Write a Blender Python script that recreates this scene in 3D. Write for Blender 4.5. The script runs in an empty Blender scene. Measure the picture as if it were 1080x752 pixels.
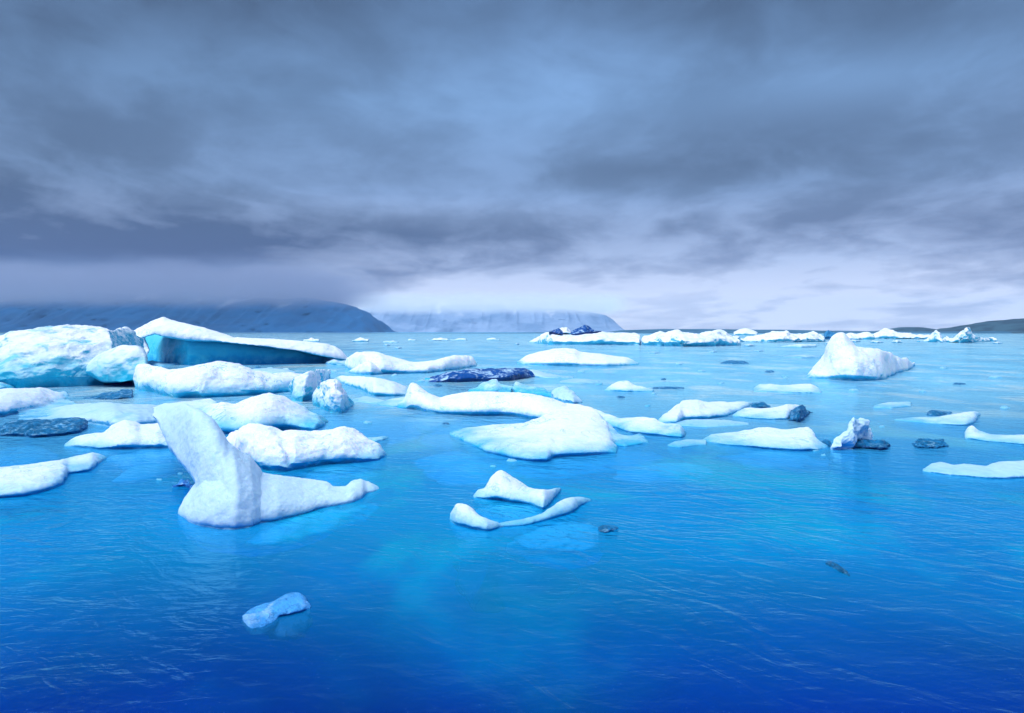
import bpy, math
import numpy as np
from math import radians as R

# ------------------------------------------------------------------ camera, sky, sun, exposure
S = bpy.context.scene
C = S.collection
EXPO = 1.4
CAM_H, F, HY = 3.0, 720.0, 350.0           # eye height in metres, focal length and horizon row in photo pixels

cd = bpy.data.cameras.new('camera')
cd.lens = 24.0; cd.sensor_width = 36.0; cd.shift_y = -26.0 / 1080.0
cd.clip_start = 0.1; cd.clip_end = 60000
cam = bpy.data.objects.new('camera', cd); C.objects.link(cam)
cam.location = (0, 0, CAM_H); cam.rotation_euler = (R(90), 0, 0)
S.camera = cam

S.view_settings.view_transform = 'Standard'
S.view_settings.look = 'None'
S.view_settings.exposure = EXPO
S.view_settings.gamma = 1
S.view_settings.use_curve_mapping = False
S.render.engine = 'CYCLES'
S.cycles.use_denoising = True
S.cycles.max_bounces = 8
S.cycles.volume_bounces = 2
S.cycles.volume_max_steps = 96
S.cycles.transparent_max_bounces = 12
S.cycles.caustics_reflective = False
S.cycles.caustics_refractive = False

SUN_EL, SUN_AZ = 58.0, -125.0               # high behind the cloud, over the left shoulder (azimuth from +Y towards +X)

def lin(r, g, b, k=1.0):
    f = lambda c: (c/255/12.92 if c/255 <= 0.04045 else ((c/255+0.055)/1.055)**2.4)
    return (f(r)*k, f(g)*k, f(b)*k, 1.0)

class NT:
    def __init__(s, tree): s.t = tree; s.t.nodes.clear()
    def n(s, typ, **kw):
        nd = s.t.nodes.new(typ)
        for k, v in kw.items(): setattr(nd, k, v)
        return nd
    def put(s, sock, v):
        if isinstance(v, bpy.types.NodeSocket): s.t.links.new(v, sock)
        elif v is not None: sock.default_value = v
    def m(s, op, a, b=None, c=None, clamp=False):
        nd = s.n('ShaderNodeMath', operation=op, use_clamp=clamp)
        for i, v in enumerate((a, b, c)):
            if v is not None: s.put(nd.inputs[i], v)
        return nd.outputs[0]
    def vm(s, op, a, b=None):
        nd = s.n('ShaderNodeVectorMath', operation=op)
        s.put(nd.inputs[0], a)
        if b is not None: s.put(nd.inputs[1], b)
        return nd.outputs['Value'] if op in ('DOT_PRODUCT', 'LENGTH') else nd.outputs[0]
    def rng(s, v, a, b, lo=0.0, hi=1.0, smooth=True):
        nd = s.n('ShaderNodeMapRange', interpolation_type='SMOOTHSTEP' if smooth else 'LINEAR')
        for i, x in enumerate((v, a, b, lo, hi)): s.put(nd.inputs[i], x)
        return nd.outputs[0]
    def mix(s, f, a, b, blend='MIX'):
        nd = s.n('ShaderNodeMix', data_type='RGBA', blend_type=blend)
        s.put(nd.inputs[0], f); s.put(nd.inputs[6], a); s.put(nd.inputs[7], b)
        return nd.outputs[2]
    def noise(s, vec, scale, detail=4, rough=0.5, dist=0.0, lac=2.0, typ='FBM'):
        nd = s.n('ShaderNodeTexNoise', noise_type=typ)
        s.put(nd.inputs['Vector'], vec); s.put(nd.inputs['Scale'], scale); s.put(nd.inputs['Detail'], detail)
        s.put(nd.inputs['Roughness'], rough); s.put(nd.inputs['Distortion'], dist); s.put(nd.inputs['Lacunarity'], lac)
        return nd.outputs[0]
    def xyz(s, x, y, z=0.0):
        nd = s.n('ShaderNodeCombineXYZ')
        for i, v in enumerate((x, y, z)): s.put(nd.inputs[i], v)
        return nd.outputs[0]
    def sep(s, v):
        nd = s.n('ShaderNodeSeparateXYZ'); s.put(nd.inputs[0], v); return nd.outputs
    def ramp(s, v, stops):
        nd = s.n('ShaderNodeValToRGB'); s.put(nd.inputs[0], v)
        el = nd.color_ramp.elements
        while len(el) < len(stops): el.new(0.5)
        for e, (p, c) in zip(el, stops): e.position = p; e.color = c
        return nd.outputs[0]

# --- world: Nishita daylight seen through a thick broken cloud layer
W = bpy.data.worlds.new('World'); S.world = W; W.use_nodes = True
t = NT(W.node_tree)
STR = 0.1
K = 1.0 / (2**EXPO) / STR
tc = t.n('ShaderNodeTexCoord').outputs['Generated']
nrm = t.vm('NORMALIZE', tc)
x, y, z = t.sep(nrm)
za = t.m('MAXIMUM', z, 0.0)
den = t.m('ADD', za, 0.10)
u = t.m('DIVIDE', x, den); v = t.m('DIVIDE', y, den)
P2 = t.xyz(u, v, 0.37)
warp = t.noise(P2, 0.9, 4, 0.5)
n1 = t.noise(t.xyz(t.m('ADD', u, t.m('MULTIPLY', warp, 1.3)), t.m('MULTIPLY', v, 0.62), 1.7), 1.15, 10, 0.56, 0.15)
n2 = t.noise(t.vm('MULTIPLY', nrm, (1.0, 1.0, 2.0)), 6.5, 9, 0.6, 0.3)
cl = t.m('ADD', t.m('MULTIPLY', n1, 0.62), t.m('MULTIPLY', n2, 0.38))
az = t.m('DIVIDE', x, t.m('MAXIMUM', y, 0.2))      # tangent of the bearing
hz = t.m('SQRT', t.m('ADD', t.m('MULTIPLY', x, x), t.m('MULTIPLY', y, y)))
te = t.m('DIVIDE', za, t.m('MAXIMUM', hz, 0.02))   # tangent of the elevation
def spot(a0, e0, sa, se):                           # a thin place in the cloud
    a = t.m('DIVIDE', t.m('SUBTRACT', az, a0), sa); b = t.m('DIVIDE', t.m('SUBTRACT', te, e0), se)
    return t.m('EXPONENT', t.m('MULTIPLY', t.m('ADD', t.m('MULTIPLY', a, a), t.m('MULTIPLY', b, b)), -1.0))
dark = t.ramp(te, [(0.0, lin(176,182,212,K)), (0.04, lin(138,146,182,K)), (0.09, lin(110,122,160,K)), (0.2, lin(93,116,153,K)),
                   (0.33, lin(90,120,160,K)), (0.5, lin(74,102,140,K))])
lite = t.ramp(te, [(0.0, lin(224,228,246,K)), (0.05, lin(214,219,243,K)), (0.10, lin(172,188,224,K)), (0.2, lin(132,162,208,K)),
                   (0.33, lin(126,167,218,K)), (0.5, lin(98,134,182,K))])
thin = t.rng(cl, 0.39, 0.63)
thin = t.m('ADD', t.m('MULTIPLY', t.m('SUBTRACT', thin, 0.45), t.rng(te, 0.10, 0.32, 1.0, 0.62)), 0.42)
for a0, e0, sa, se, amp in ((0.07,0.39,0.16,0.09,0.55), (0.50,0.335,0.17,0.035,0.50), (0.03,0.185,0.28,0.022,0.40), (-0.1,0.27,0.30,0.09,0.2),
                            (0.30,0.07,0.55,0.035,0.65), (0.05,0.052,0.26,0.022,0.7), (0.42,0.02,0.6,0.03,0.6),
                            (0.9,0.2,0.5,0.2,0.05)):
    thin = t.m('ADD', thin, t.m('MULTIPLY', spot(a0, e0, sa, se), t.m('MULTIPLY', t.m('ADD', cl, 0.5), amp)))
for a0, e0, sa, se, amp in ((-0.75,0.12,0.45,0.10,0.55), (-0.45,0.10,0.25,0.03,0.45), (0.62,0.47,0.5,0.10,0.5), (-0.72,0.42,0.35,0.16,0.75), (-0.35,0.46,0.5,0.05,0.3),
                            (0.30,0.245,0.4,0.045,0.35), (-0.3,0.13,0.4,0.03,0.3), (0.75,0.13,0.25,0.03,0.25), (-0.6,0.05,0.35,0.05,0.7), (0.0,0.6,1.2,0.14,0.25)):
    thin = t.m('SUBTRACT', thin, t.m('MULTIPLY', spot(a0, e0, sa, se), amp))
thin = t.m('MAXIMUM', t.m('MINIMUM', thin, 1.2), -0.4)
nd = t.n('ShaderNodeMix', data_type='RGBA', clamp_factor=False)
t.put(nd.inputs[0], thin); t.put(nd.inputs[6], dark); t.put(nd.inputs[7], lite)
cloud = nd.outputs[2]
sky = t.n('ShaderNodeTexSky', sky_type='NISHITA', sun_disc=False, sun_elevation=R(SUN_EL), sun_rotation=R(SUN_AZ),
          dust_density=2.0, ozone_density=2.0)
# bright overhead fill added above the view to lift light on the ice
zenith_fill = t.rng(te, 0.9, 2.6, 0.03, 0.85)
col = t.mix(zenith_fill, cloud, t.mix(0.85, sky.outputs[0], lin(205,222,255,K*1.7)))
bg = t.n('ShaderNodeBackground'); t.put(bg.inputs[0], col); bg.inputs[1].default_value = STR
out = t.n('ShaderNodeOutputWorld'); t.t.links.new(bg.outputs[0], out.inputs[0])

sl = bpy.data.lights.new('sun', 'SUN'); sl.energy = 1.4; sl.angle = R(60); sl.color = (1.0, 0.985, 0.965)
sun = bpy.data.objects.new('sun', sl); C.objects.link(sun)
sun.rotation_euler = (R(90 - SUN_EL), 0, R(-SUN_AZ) + math.pi)
sun.rotation_mode = 'XYZ'
# lamp shines along local -Z; turned so that it comes FROM the bearing SUN_AZ
import mathutils
dvec = -mathutils.Vector((math.sin(R(SUN_AZ))*math.cos(R(SUN_EL)), math.cos(R(SUN_AZ))*math.cos(R(SUN_EL)), math.sin(R(SUN_EL))))
sun.rotation_euler = dvec.to_track_quat('-Z', 'Y').to_euler()

# ------------------------------------------------------------------ helpers
def tag(o, label=None, cat=None, group=None, kind=None):
    if label: o['label'] = label
    if cat: o['category'] = cat
    if group: o['group'] = group
    if kind: o['kind'] = kind
    return o

def mesh_obj(name, verts, faces, mat, parent=None, smooth=True):
    me = bpy.data.meshes.new(name)
    me.from_pydata([tuple(map(float, v)) for v in verts], [], faces)
    me.update()
    if smooth: me.polygons.foreach_set('use_smooth', [True]*len(me.polygons))
    me.materials.append(mat)
    o = bpy.data.objects.new(name, me); C.objects.link(o)
    if parent: o.parent = parent
    return o

def hash3(i, j, k, seed):
    n = (i*374761393 + j*668265263 + k*2147483647 + seed*1274126177) & 0xffffffff
    n = ((n ^ (n >> 13)) * 1274126177) & 0xffffffff
    n = n ^ (n >> 16)
    return (n & 0xffffff) / float(0xffffff) * 2 - 1

def vnoise(p, scale, seed):
    q = p / scale
    i = np.floor(q).astype(np.int64); f = q - i; f = f*f*f*(f*(f*6-15)+10)
    out = 0
    for a in (0, 1):
        wa = f[:, 0] if a else 1-f[:, 0]
        for b in (0, 1):
            wb = f[:, 1] if b else 1-f[:, 1]
            for c in (0, 1):
                wc = f[:, 2] if c else 1-f[:, 2]
                out = out + wa*wb*wc*hash3(i[:, 0]+a, i[:, 1]+b, i[:, 2]+c, seed)
    return out

def W0(px, py, z=0.0):
    d = (CAM_H - z) * F / (py - HY)
    return np.array([(px-540)/F*d, d, z])

# ------------------------------------------------------------------ materials
def new_mat(name):
    m = bpy.data.materials.new(name); m.use_nodes = True
    return m, NT(m.node_tree)

def surf(t, shader, vol=None):
    o = t.n('ShaderNodeOutputMaterial'); t.t.links.new(shader, o.inputs[0])
    if vol: t.t.links.new(vol, o.inputs[1])

def ice_mat(name, white=(0.84,0.88,0.94), blue=(0.06,0.50,0.74), deep=(0.015,0.40,0.70), n_lo=-0.15, n_hi=0.42, band=0.12,
            band_amt=0.7, grain=0.25, gscale=14.0, rough=0.6, specks=0.0, patch=0.0, patch_col=(0.10,0.50,0.62), pscale=0.9, sss=0.0, nside=0.45, veins=0.0, vscale=1.4, bump=0.5, bdist=0.03):
    """weathered glacier ice: a white bubbly crust on upward faces, clean blue ice on the washed and undercut sides"""
    m, t = new_mat(name)
    g = t.n('ShaderNodeNewGeometry')
    pos = g.outputs['Position']; nz = t.sep(g.outputs['Normal'])[2]; pz = t.sep(pos)[2]
    na = t.noise(pos, 1.1, 6, 0.6, 0.3)
    nb = t.noise(pos, gscale, 5, 0.65)
    nn = t.m('ADD', nz, t.m('MULTIPLY', t.m('SUBTRACT', t.noise(pos, 0.7, 3, 0.5), 0.5), nside))
    f1 = t.rng(nn, n_lo, n_hi, 1.0, 0.0)
    hb = t.m('ADD', pz, t.m('MULTIPLY', t.m('SUBTRACT', na, 0.5), band*0.9))
    f2 = t.m('MULTIPLY', t.rng(hb, -0.02, band, 1.0, 0.0), band_amt)
    f = t.m('MAXIMUM', f1, f2)
    if patch:
        pn = t.noise(t.vm('MULTIPLY', pos, (0.5, 0.5, 1.0)), pscale, 7, 0.62, 1.0)
        pf = t.m('MULTIPLY', t.rng(pn, 0.50, 0.66), patch)
        c0 = t.mix(pf, (*white, 1), (*patch_col, 1))
    else:
        c0 = (*white, 1)
    c1 = t.mix(t.m('MULTIPLY', t.rng(nb, 0.42, 0.7), grain), c0, (white[0]*0.62, white[1]*0.80, white[2]*0.96, 1))
    cb = t.mix(t.rng(hb, -0.05, band*0.8+0.02, 1.0, 0.0), (*blue, 1), (*deep, 1))
    cb = t.mix(t.m('MULTIPLY', t.rng(na, 0.45, 0.7), 0.45), cb, (blue[0]*1.6+0.1, min(1, blue[1]*1.3), min(1, blue[2]*1.15), 1))
    c = t.mix(f, c1, cb)
    if veins:
        vn = t.noise(t.vm('MULTIPLY', pos, (0.8, 0.5, 1.8)), vscale, 5, 0.55, 1.2)
        line = t.rng(t.m('ABSOLUTE', t.m('SUBTRACT', vn, 0.5)), 0.0, 0.022, 1.0, 0.0)
        sel = t.rng(t.noise(pos, vscale*0.45, 2, 0.5), 0.48, 0.60)
        c = t.mix(t.m('MULTIPLY', t.m('MULTIPLY', line, sel), veins), c, (0.10, 0.42, 0.66, 1))
        pit = t.m('MULTIPLY', t.rng(t.noise(pos, vscale*1.3, 6, 0.65, 0.8), 0.60, 0.72), veins)
        c = t.mix(pit, c, (0.30, 0.66, 0.86, 1))
    if specks:
        sn = t.noise(pos, gscale*1.7, 3, 0.7)
        big = t.noise(pos, 1.7, 3, 0.6)
        c = t.mix(t.m('MULTIPLY', t.rng(t.m('ADD', sn, t.m('MULTIPLY', big, 0.5)), 0.86, 0.98), specks), c, (0.03, 0.11, 0.2, 1))
    b = t.n('ShaderNodeBsdfPrincipled')
    t.put(b.inputs['Base Color'], c)
    t.put(b.inputs['Roughness'], t.rng(f, 0, 1, rough, 0.25))
    b.inputs['IOR'].default_value = 1.31
    if sss:
        b.inputs['Subsurface Weight'].default_value = sss
        b.inputs['Subsurface Radius'].default_value = (0.15, 0.45, 0.8)
        b.inputs['Subsurface Scale'].default_value = 0.3
    b.inputs['Specular IOR Level'].default_value = 0.3
    bp = t.n('ShaderNodeBump'); bp.inputs['Strength'].default_value = bump; bp.inputs['Distance'].default_value = bdist
    vo = t.n('ShaderNodeTexVoronoi', feature='SMOOTH_F1'); t.put(vo.inputs['Vector'], t.vm('ADD', pos, t.xyz(t.m('MULTIPLY', na, 0.5), nb, 0.0)))
    vo.inputs['Scale'].default_value = gscale*0.32; vo.inputs['Smoothness'].default_value = 0.6
    t.put(bp.inputs['Height'], t.m('ADD', t.m('ADD', nb, t.m('MULTIPLY', vo.outputs['Distance'], 1.6)), t.m('MULTIPLY', t.noise(pos, gscale*0.22, 4, 0.6), 2.0)))
    t.t.links.new(bp.outputs[0], b.inputs['Normal'])
    surf(t, b.outputs[0])
    return m

M = {}
M['snow']   = ice_mat('weathered_white_ice', specks=0.6, veins=0.8, bump=0.5, white=(0.75,0.84,0.97), band=0.75, band_amt=1.0, n_lo=-0.45, n_hi=0.15, blue=(0.06,0.55,0.76), deep=(0.02,0.45,0.72), sss=0.3)
M['white'] = ice_mat('smooth_white_ice', specks=0.4, veins=0.6, bump=0.45, white=(0.75,0.84,0.97), band=0.36, band_amt=1.0, n_lo=-0.6, n_hi=0.0, sss=0.45)
M['snow_far'] = ice_mat('distant_white_ice', white=(0.78,0.85,0.94), gscale=1.6, band=0.7, band_amt=0.8, bump=0.8, bdist=0.25, n_lo=-0.1, n_hi=0.5, patch=0.35, patch_col=(0.2,0.62,0.78))
M['big']    = ice_mat('iceberg_ice', white=(0.74,0.83,0.93), gscale=3.5, band=2.4, band_amt=1.0, patch=0.9, patch_col=(0.10,0.52,0.64), bump=0.7, bdist=0.12, n_lo=0.05, n_hi=0.8, blue=(0.05,0.45,0.66), deep=(0.01,0.42,0.65))
M['face']   = ice_mat('clear_blue_ice_face', white=(0.10,0.62,0.78), blue=(0.03,0.58,0.80), deep=(0.005,0.36,0.68), gscale=1.2, band=1.8, band_amt=1.0, bump=0.3, bdist=0.1, rough=0.35)
M['cap']    = ice_mat('snow_crust', veins=0.5, vscale=0.7, white=(0.76,0.84,0.95), gscale=2.2, band=0.0, band_amt=0.0, n_lo=-0.75, n_hi=-0.35, bump=0.6, bdist=0.12)
M['grain']  = ice_mat('granular_melting_ice', white=(0.56,0.80,1.0), blue=(0.08,0.50,0.85), gscale=34, grain=0.28, veins=0.3, vscale=3.5, band=0.10, band_amt=0.55, n_lo=-0.7, n_hi=0.05, bump=0.5, bdist=0.014, rough=0.45, sss=0.15)
M['floe']   = ice_mat('white_floe_ice', veins=0.5, vscale=2.2, white=(0.68,0.82,0.98), gscale=20, grain=0.3, band=0.24, band_amt=0.9, n_lo=-0.1, n_hi=0.35, bump=0.6, bdist=0.015, specks=0.25, sss=0.25)
M['wet']    = ice_mat('awash_pale_ice', white=(0.45,0.70,0.90), blue=(0.12,0.50,0.80), gscale=7, band=0.15, band_amt=0.6, patch=0.5, patch_col=(0.15,0.52,0.80), rough=0.3)
M['dark']   = ice_mat('dark_clear_ice', white=(0.01,0.20,0.46), blue=(0.01,0.18,0.42), deep=(0.01,0.16,0.42), gscale=16, grain=0.0, band=0.05, patch=0.75, patch_col=(0.25,0.58,0.85), pscale=9, rough=0.4, bump=1.0, bdist=0.05)
M['black']  = ice_mat('ash_dark_ice', white=(0.003,0.07,0.30), blue=(0.008,0.05,0.18), deep=(0.005,0.03,0.12), gscale=5, grain=0.0, band=0.05, patch=0.85, patch_col=(0.45,0.70,0.92), pscale=2.2, rough=0.25)
M['clear']  = ice_mat('clear_blue_growler_ice', white=(0.06,0.36,0.82), blue=(0.02,0.26,0.72), deep=(0.02,0.2,0.62), gscale=18, grain=0.5, band=0.05, patch=0.7, patch_col=(0.34,0.62,0.92), pscale=5, rough=0.2, bump=0.8, bdist=0.02)
M['sub']    = ice_mat('submerged_ice', white=(0.24,0.74,1.0), blue=(0.10,0.55,0.95), deep=(0.12,0.6,0.95), gscale=3, band=-0.5, band_amt=0.0, bump=0.3, rough=0.5)
M['subdark'] = ice_mat('dark_ice_and_reflection', white=(0.01,0.10,0.30), blue=(0.01,0.08,0.25), deep=(0.01,0.06,0.2), gscale=3, band=-0.5, band_amt=0.0, grain=0, bump=0.3, rough=0.5)  # dark ice, and the painted reflection under the winged floe

M['awash'] = ice_mat('awash_turquoise_ice', white=(0.14,0.62,0.94), blue=(0.05,0.5,0.9), deep=(0.03,0.45,0.9), gscale=7, band=0.0, band_amt=0.0, patch=0.8, patch_col=(0.03,0.42,0.90), pscale=2.5, rough=0.2, bump=0.25)

def water_mat():
    m, t = new_mat('glacial_lagoon_water')
    g = t.n('ShaderNodeNewGeometry'); pos = g.outputs['Position']
    X, Y, Z = t.sep(pos)
    # glacial flour in drifting plumes; light gradient painted in, dark near, sky-pale further out
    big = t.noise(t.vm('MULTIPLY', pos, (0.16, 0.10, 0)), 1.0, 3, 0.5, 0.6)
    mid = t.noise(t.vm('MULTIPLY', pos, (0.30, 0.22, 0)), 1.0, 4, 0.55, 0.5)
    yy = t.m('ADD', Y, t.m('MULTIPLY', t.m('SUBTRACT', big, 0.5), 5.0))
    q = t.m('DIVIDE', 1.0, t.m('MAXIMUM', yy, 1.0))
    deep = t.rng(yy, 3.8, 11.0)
    far_pale = t.rng(yy, 12.0, 32.0)
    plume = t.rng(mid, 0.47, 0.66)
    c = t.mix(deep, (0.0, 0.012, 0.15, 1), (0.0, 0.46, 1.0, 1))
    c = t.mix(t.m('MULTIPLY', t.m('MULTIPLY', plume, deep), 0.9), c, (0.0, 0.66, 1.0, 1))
    c = t.mix(far_pale, c, t.mix(plume, (0.28, 0.74, 1.0, 1), (0.62, 0.93, 1.0, 1)))
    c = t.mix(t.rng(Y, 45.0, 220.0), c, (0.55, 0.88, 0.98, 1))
    # ripples
    ang = R(-42)
    ru = t.m('ADD', t.m('MULTIPLY', X, math.cos(ang)), t.m('MULTIPLY', Y, math.sin(ang)))
    rv = t.m('SUBTRACT', t.m('MULTIPLY', Y, math.cos(ang)), t.m('MULTIPLY', X, math.sin(ang)))
    wob = t.noise(t.vm('MULTIPLY', pos, (0.5, 0.5, 0)), 1.0, 2, 0.5)
    rv2 = t.m('ADD', rv, t.m('MULTIPLY', wob, 1.6))
    h1 = t.noise(t.xyz(t.m('MULTIPLY', ru, 1.1), t.m('MULTIPLY', rv2, 3.4), 0), 1.0, 3, 0.45, 0.5)
    h2 = t.noise(t.xyz(t.m('MULTIPLY', X, 3.2), t.m('MULTIPLY', Y, 6.5), 2.0), 1.0, 4, 0.55, 0.4)
    h3 = t.noise(t.xyz(t.m('MULTIPLY', X, 0.30), t.m('MULTIPLY', Y, 0.9), 4.0), 1.0, 4, 0.55, 0.5)
    calm = t.rng(t.noise(t.vm('MULTIPLY', pos, (0.13, 0.08, 0)), 1.0, 2, 0.5), 0.38, 0.62, 0.35, 1.0)
    h4 = t.noise(t.xyz(t.m('MULTIPLY', X, 0.9), t.m('MULTIPLY', Y, 2.2), 9.0), 1.0, 3, 0.5, 0.5)
    hh = t.m('ADD', t.m('ADD', t.m('MULTIPLY', h1, 0.060), t.m('MULTIPLY', h2, 0.030)), t.m('MULTIPLY', h3, 0.10))
    hh = t.m('ADD', hh, t.m('MULTIPLY', h4, t.rng(Y, 14.0, 35.0, 0.0, 0.16)))
    hh = t.m('MULTIPLY', hh, calm)
    bp = t.n('ShaderNodeBump'); bp.inputs['Strength'].default_value = 1.0; bp.inputs['Distance'].default_value = 1.0
    t.put(bp.inputs['Height'], hh)
    N = bp.outputs[0]
    fr = t.n('ShaderNodeFresnel'); fr.inputs[0].default_value = 1.33; t.t.links.new(N, fr.inputs[1])
    gl = t.n('ShaderNodeBsdfGlossy'); gl.inputs['Roughness'].default_value = 0.13; gl.inputs['Color'].default_value = (0.34,0.82,1,1)
    t.t.links.new(N, gl.inputs['Normal'])
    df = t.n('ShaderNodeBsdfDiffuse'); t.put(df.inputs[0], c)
    t.t.links.new(N, df.inputs['Normal'])
    tr = t.n('ShaderNodeBsdfTransparent'); tr.inputs[0].default_value = (0.72, 0.96, 1.0, 1)
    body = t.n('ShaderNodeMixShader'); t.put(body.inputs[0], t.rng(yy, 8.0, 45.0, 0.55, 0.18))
    t.t.links.new(df.outputs[0], body.inputs[1]); t.t.links.new(tr.outputs[0], body.inputs[2])
    mx = t.n('ShaderNodeMixShader')
    t.t.links.new(fr.outputs[0], mx.inputs[0]); t.t.links.new(body.outputs[0], mx.inputs[1]); t.t.links.new(gl.outputs[0], mx.inputs[2])
    va = t.n('ShaderNodeVolumeAbsorption'); va.inputs[0].default_value = (0.02, 0.60, 0.975, 1); va.inputs[1].default_value = 1.1
    surf(t, mx.outputs[0], va.outputs[0])
    return m
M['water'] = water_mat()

def simple(name, col, rough=0.9, nscale=0.01, col2=None, detail=8, lo=0.4, hi=0.6, stretch=(1,1,1)):
    m, t = new_mat(name)
    pos = t.n('ShaderNodeNewGeometry').outputs['Position']
    f = t.rng(t.noise(t.vm('MULTIPLY', pos, stretch), nscale, detail, 0.6, 0.3), lo, hi)
    b = t.n('ShaderNodeBsdfPrincipled')
    t.put(b.inputs['Base Color'], t.mix(f, (*col, 1), (*(col2 or col), 1))); b.inputs['Roughness'].default_value = rough
    surf(t, b.outputs[0]); return m

# ------------------------------------------------------------------ the setting: water, lakebed, far shore, mountains
LX, LY0, LY1 = 11000, -600, 12000
def box(name, x0, x1, y0, y1, z0, z1, mat):
    v = [(x0,y0,z0),(x1,y0,z0),(x1,y1,z0),(x0,y1,z0),(x0,y0,z1),(x1,y0,z1),(x1,y1,z1),(x0,y1,z1)]
    f = [(0,3,2,1),(4,5,6,7),(0,1,5,4),(1,2,6,5),(2,3,7,6),(3,0,4,7)]
    return mesh_obj(name, v, f, mat, smooth=False)

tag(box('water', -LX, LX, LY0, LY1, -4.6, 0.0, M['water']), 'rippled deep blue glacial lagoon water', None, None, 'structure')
bed = simple('lakebed_silt', (0.0, 0.30, 0.80), 0.9, 0.5, (0.0, 0.24, 0.70))
o = mesh_obj('lakebed', [(-LX+5,LY0+5,-4.0),(LX-5,LY0+5,-4.0),(LX-5,LY1-5,-4.0),(-LX+5,LY1-5,-4.0)], [(0,1,2,3)], bed)
tag(o, 'dark silt bed under the lagoon', None, None, 'structure')

def ridge(name, label, prof, depth, thick, mat, seed, rough=0.05, nx=260, ny=40, cat=None, plateau=0.3):
    """a landform: the skyline given in photo pixels at its own distance, sloping forward and back"""
    px = np.array([p[0] for p in prof], float); py = np.array([p[1] for p in prof], float)
    xs = np.linspace(px[0], px[-1], nx); ys = np.interp(xs, px, py)
    hgt = np.maximum(CAM_H + (HY - ys)*depth/F, 0.0)
    V = []
    for j in range(ny):
        s = j/(ny-1)*2-1                                    # -1 front foot .. 0 crest .. 1 back foot
        a = abs(s)
        k = 1-np.clip((a-plateau*0.5)/(1-plateau*0.5), 0, 1)**1.15
        d = depth + s*thick
        for i in range(nx):
            # constant world x, so the skyline is met at the crest
            V.append(((xs[i]-540)/F*depth, d, hgt[i]*k - (2 if k <= 0 else 0)))
    V = np.array(V)
    n = sum(vnoise(V, depth*sc, seed+q)*am for q, (sc, am) in enumerate(((0.06,0.5),(0.025,0.3),(0.01,0.2),(0.004,0.1))))
    gul = np.abs(vnoise(V*np.array([1,0.15,0.15]), depth*0.012, seed+9))
    env = np.clip(V[:, 2]/(hgt.max()+1e-6), 0, 1)
    edge = np.abs(np.repeat(np.linspace(-1,1,ny), nx))
    V[:, 2] += (n*rough*1.6 - gul*rough*2.0*(edge > 0.12)) * hgt.max()*np.clip(env*3, 0, 1)
    V[:, 1] += n*thick*0.15
    Fc = [(j*nx+i, j*nx+i+1, (j+1)*nx+i+1, (j+1)*nx+i) for j in range(ny-1) for i in range(nx-1)]
    o = mesh_obj(name, V, Fc, mat)
    return tag(o, label, cat, None, 'structure')

def rock_mat(name, base, dark, snow, z_lo, z_hi, ns):
    m, t = new_mat(name)
    g = t.n('ShaderNodeNewGeometry'); pos = g.outputs['Position']; z = t.sep(pos)[2]
    n = t.noise(t.vm('MULTIPLY', pos, (1, 1, 2.5)), ns, 9, 0.62, 0.5)
    n2 = t.noise(t.vm('MULTIPLY', pos, (1, 0.3, 0.35)), ns*2.2, 8, 0.6, 0.3)
    c = t.mix(t.rng(n, 0.4, 0.62), (*base, 1), (*dark, 1))
    f = t.m('MULTIPLY', t.rng(n2, 0.56, 0.64), t.rng(z, z_lo, z_hi))
    c = t.mix(f, c, (*snow, 1))
    b = t.n('ShaderNodeBsdfPrincipled'); t.put(b.inputs['Base Color'], c); b.inputs['Roughness'].default_value = 0.95
    surf(t, b.outputs[0]); return m

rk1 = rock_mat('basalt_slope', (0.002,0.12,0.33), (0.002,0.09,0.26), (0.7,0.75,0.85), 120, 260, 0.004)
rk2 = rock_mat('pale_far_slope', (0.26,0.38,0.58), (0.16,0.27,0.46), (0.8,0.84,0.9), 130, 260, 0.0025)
rk3 = rock_mat('mossy_hill_slope', (0.03,0.09,0.14), (0.015,0.05,0.09), (0.5,0.5,0.5), 900, 1000, 0.02)
sh  = simple('far_gravel_shore', (0.02,0.11,0.20), 0.95, 0.02, (0.04,0.15,0.26))

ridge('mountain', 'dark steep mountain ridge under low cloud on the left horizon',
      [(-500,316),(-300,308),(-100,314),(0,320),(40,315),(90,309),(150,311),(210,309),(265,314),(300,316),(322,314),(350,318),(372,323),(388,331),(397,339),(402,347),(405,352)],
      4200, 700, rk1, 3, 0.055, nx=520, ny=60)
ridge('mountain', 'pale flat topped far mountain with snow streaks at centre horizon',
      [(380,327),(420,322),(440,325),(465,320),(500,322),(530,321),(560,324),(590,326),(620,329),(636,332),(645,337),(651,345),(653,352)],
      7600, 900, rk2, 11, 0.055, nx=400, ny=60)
ridge('hill', 'dark rounded hill at the right edge of the horizon',
      [(1000,352),(1022,348),(1035,343),(1055,339),(1080,336),(1120,333),(1200,331),(1320,334),(1500,342)], 1500, 260, rk3, 21, 0.02, nx=160)
ridge('hill', 'small low dark hill on horizon left of the jagged far icebergs',
      [(925,352),(940,348),(952,345),(966,345),(980,348),(998,352)], 2400, 200, rk3, 31, 0.02, nx=80)
ridge('shore', 'long low dark far shore along the horizon',
      [(-900,351),(-300,350.5),(60,350.5),(250,351.3),(405,351.3),(540,351),(560,350.8),(640,350.2),(655,348.0),(700,347),(760,347.2),(820,347.4),(870,348.6),(930,349),(990,349.5),(1300,349),(2000,350)],
      1400, 90, sh, 41, 0.10, nx=600, ny=14)

# ------------------------------------------------------------------ ice
def clean(pts):
    px = np.array([p[0] for p in pts], float); py = np.array([p[1] for p in pts], float)
    o = np.argsort(px, kind='stable'); return px[o], py[o]

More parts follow.
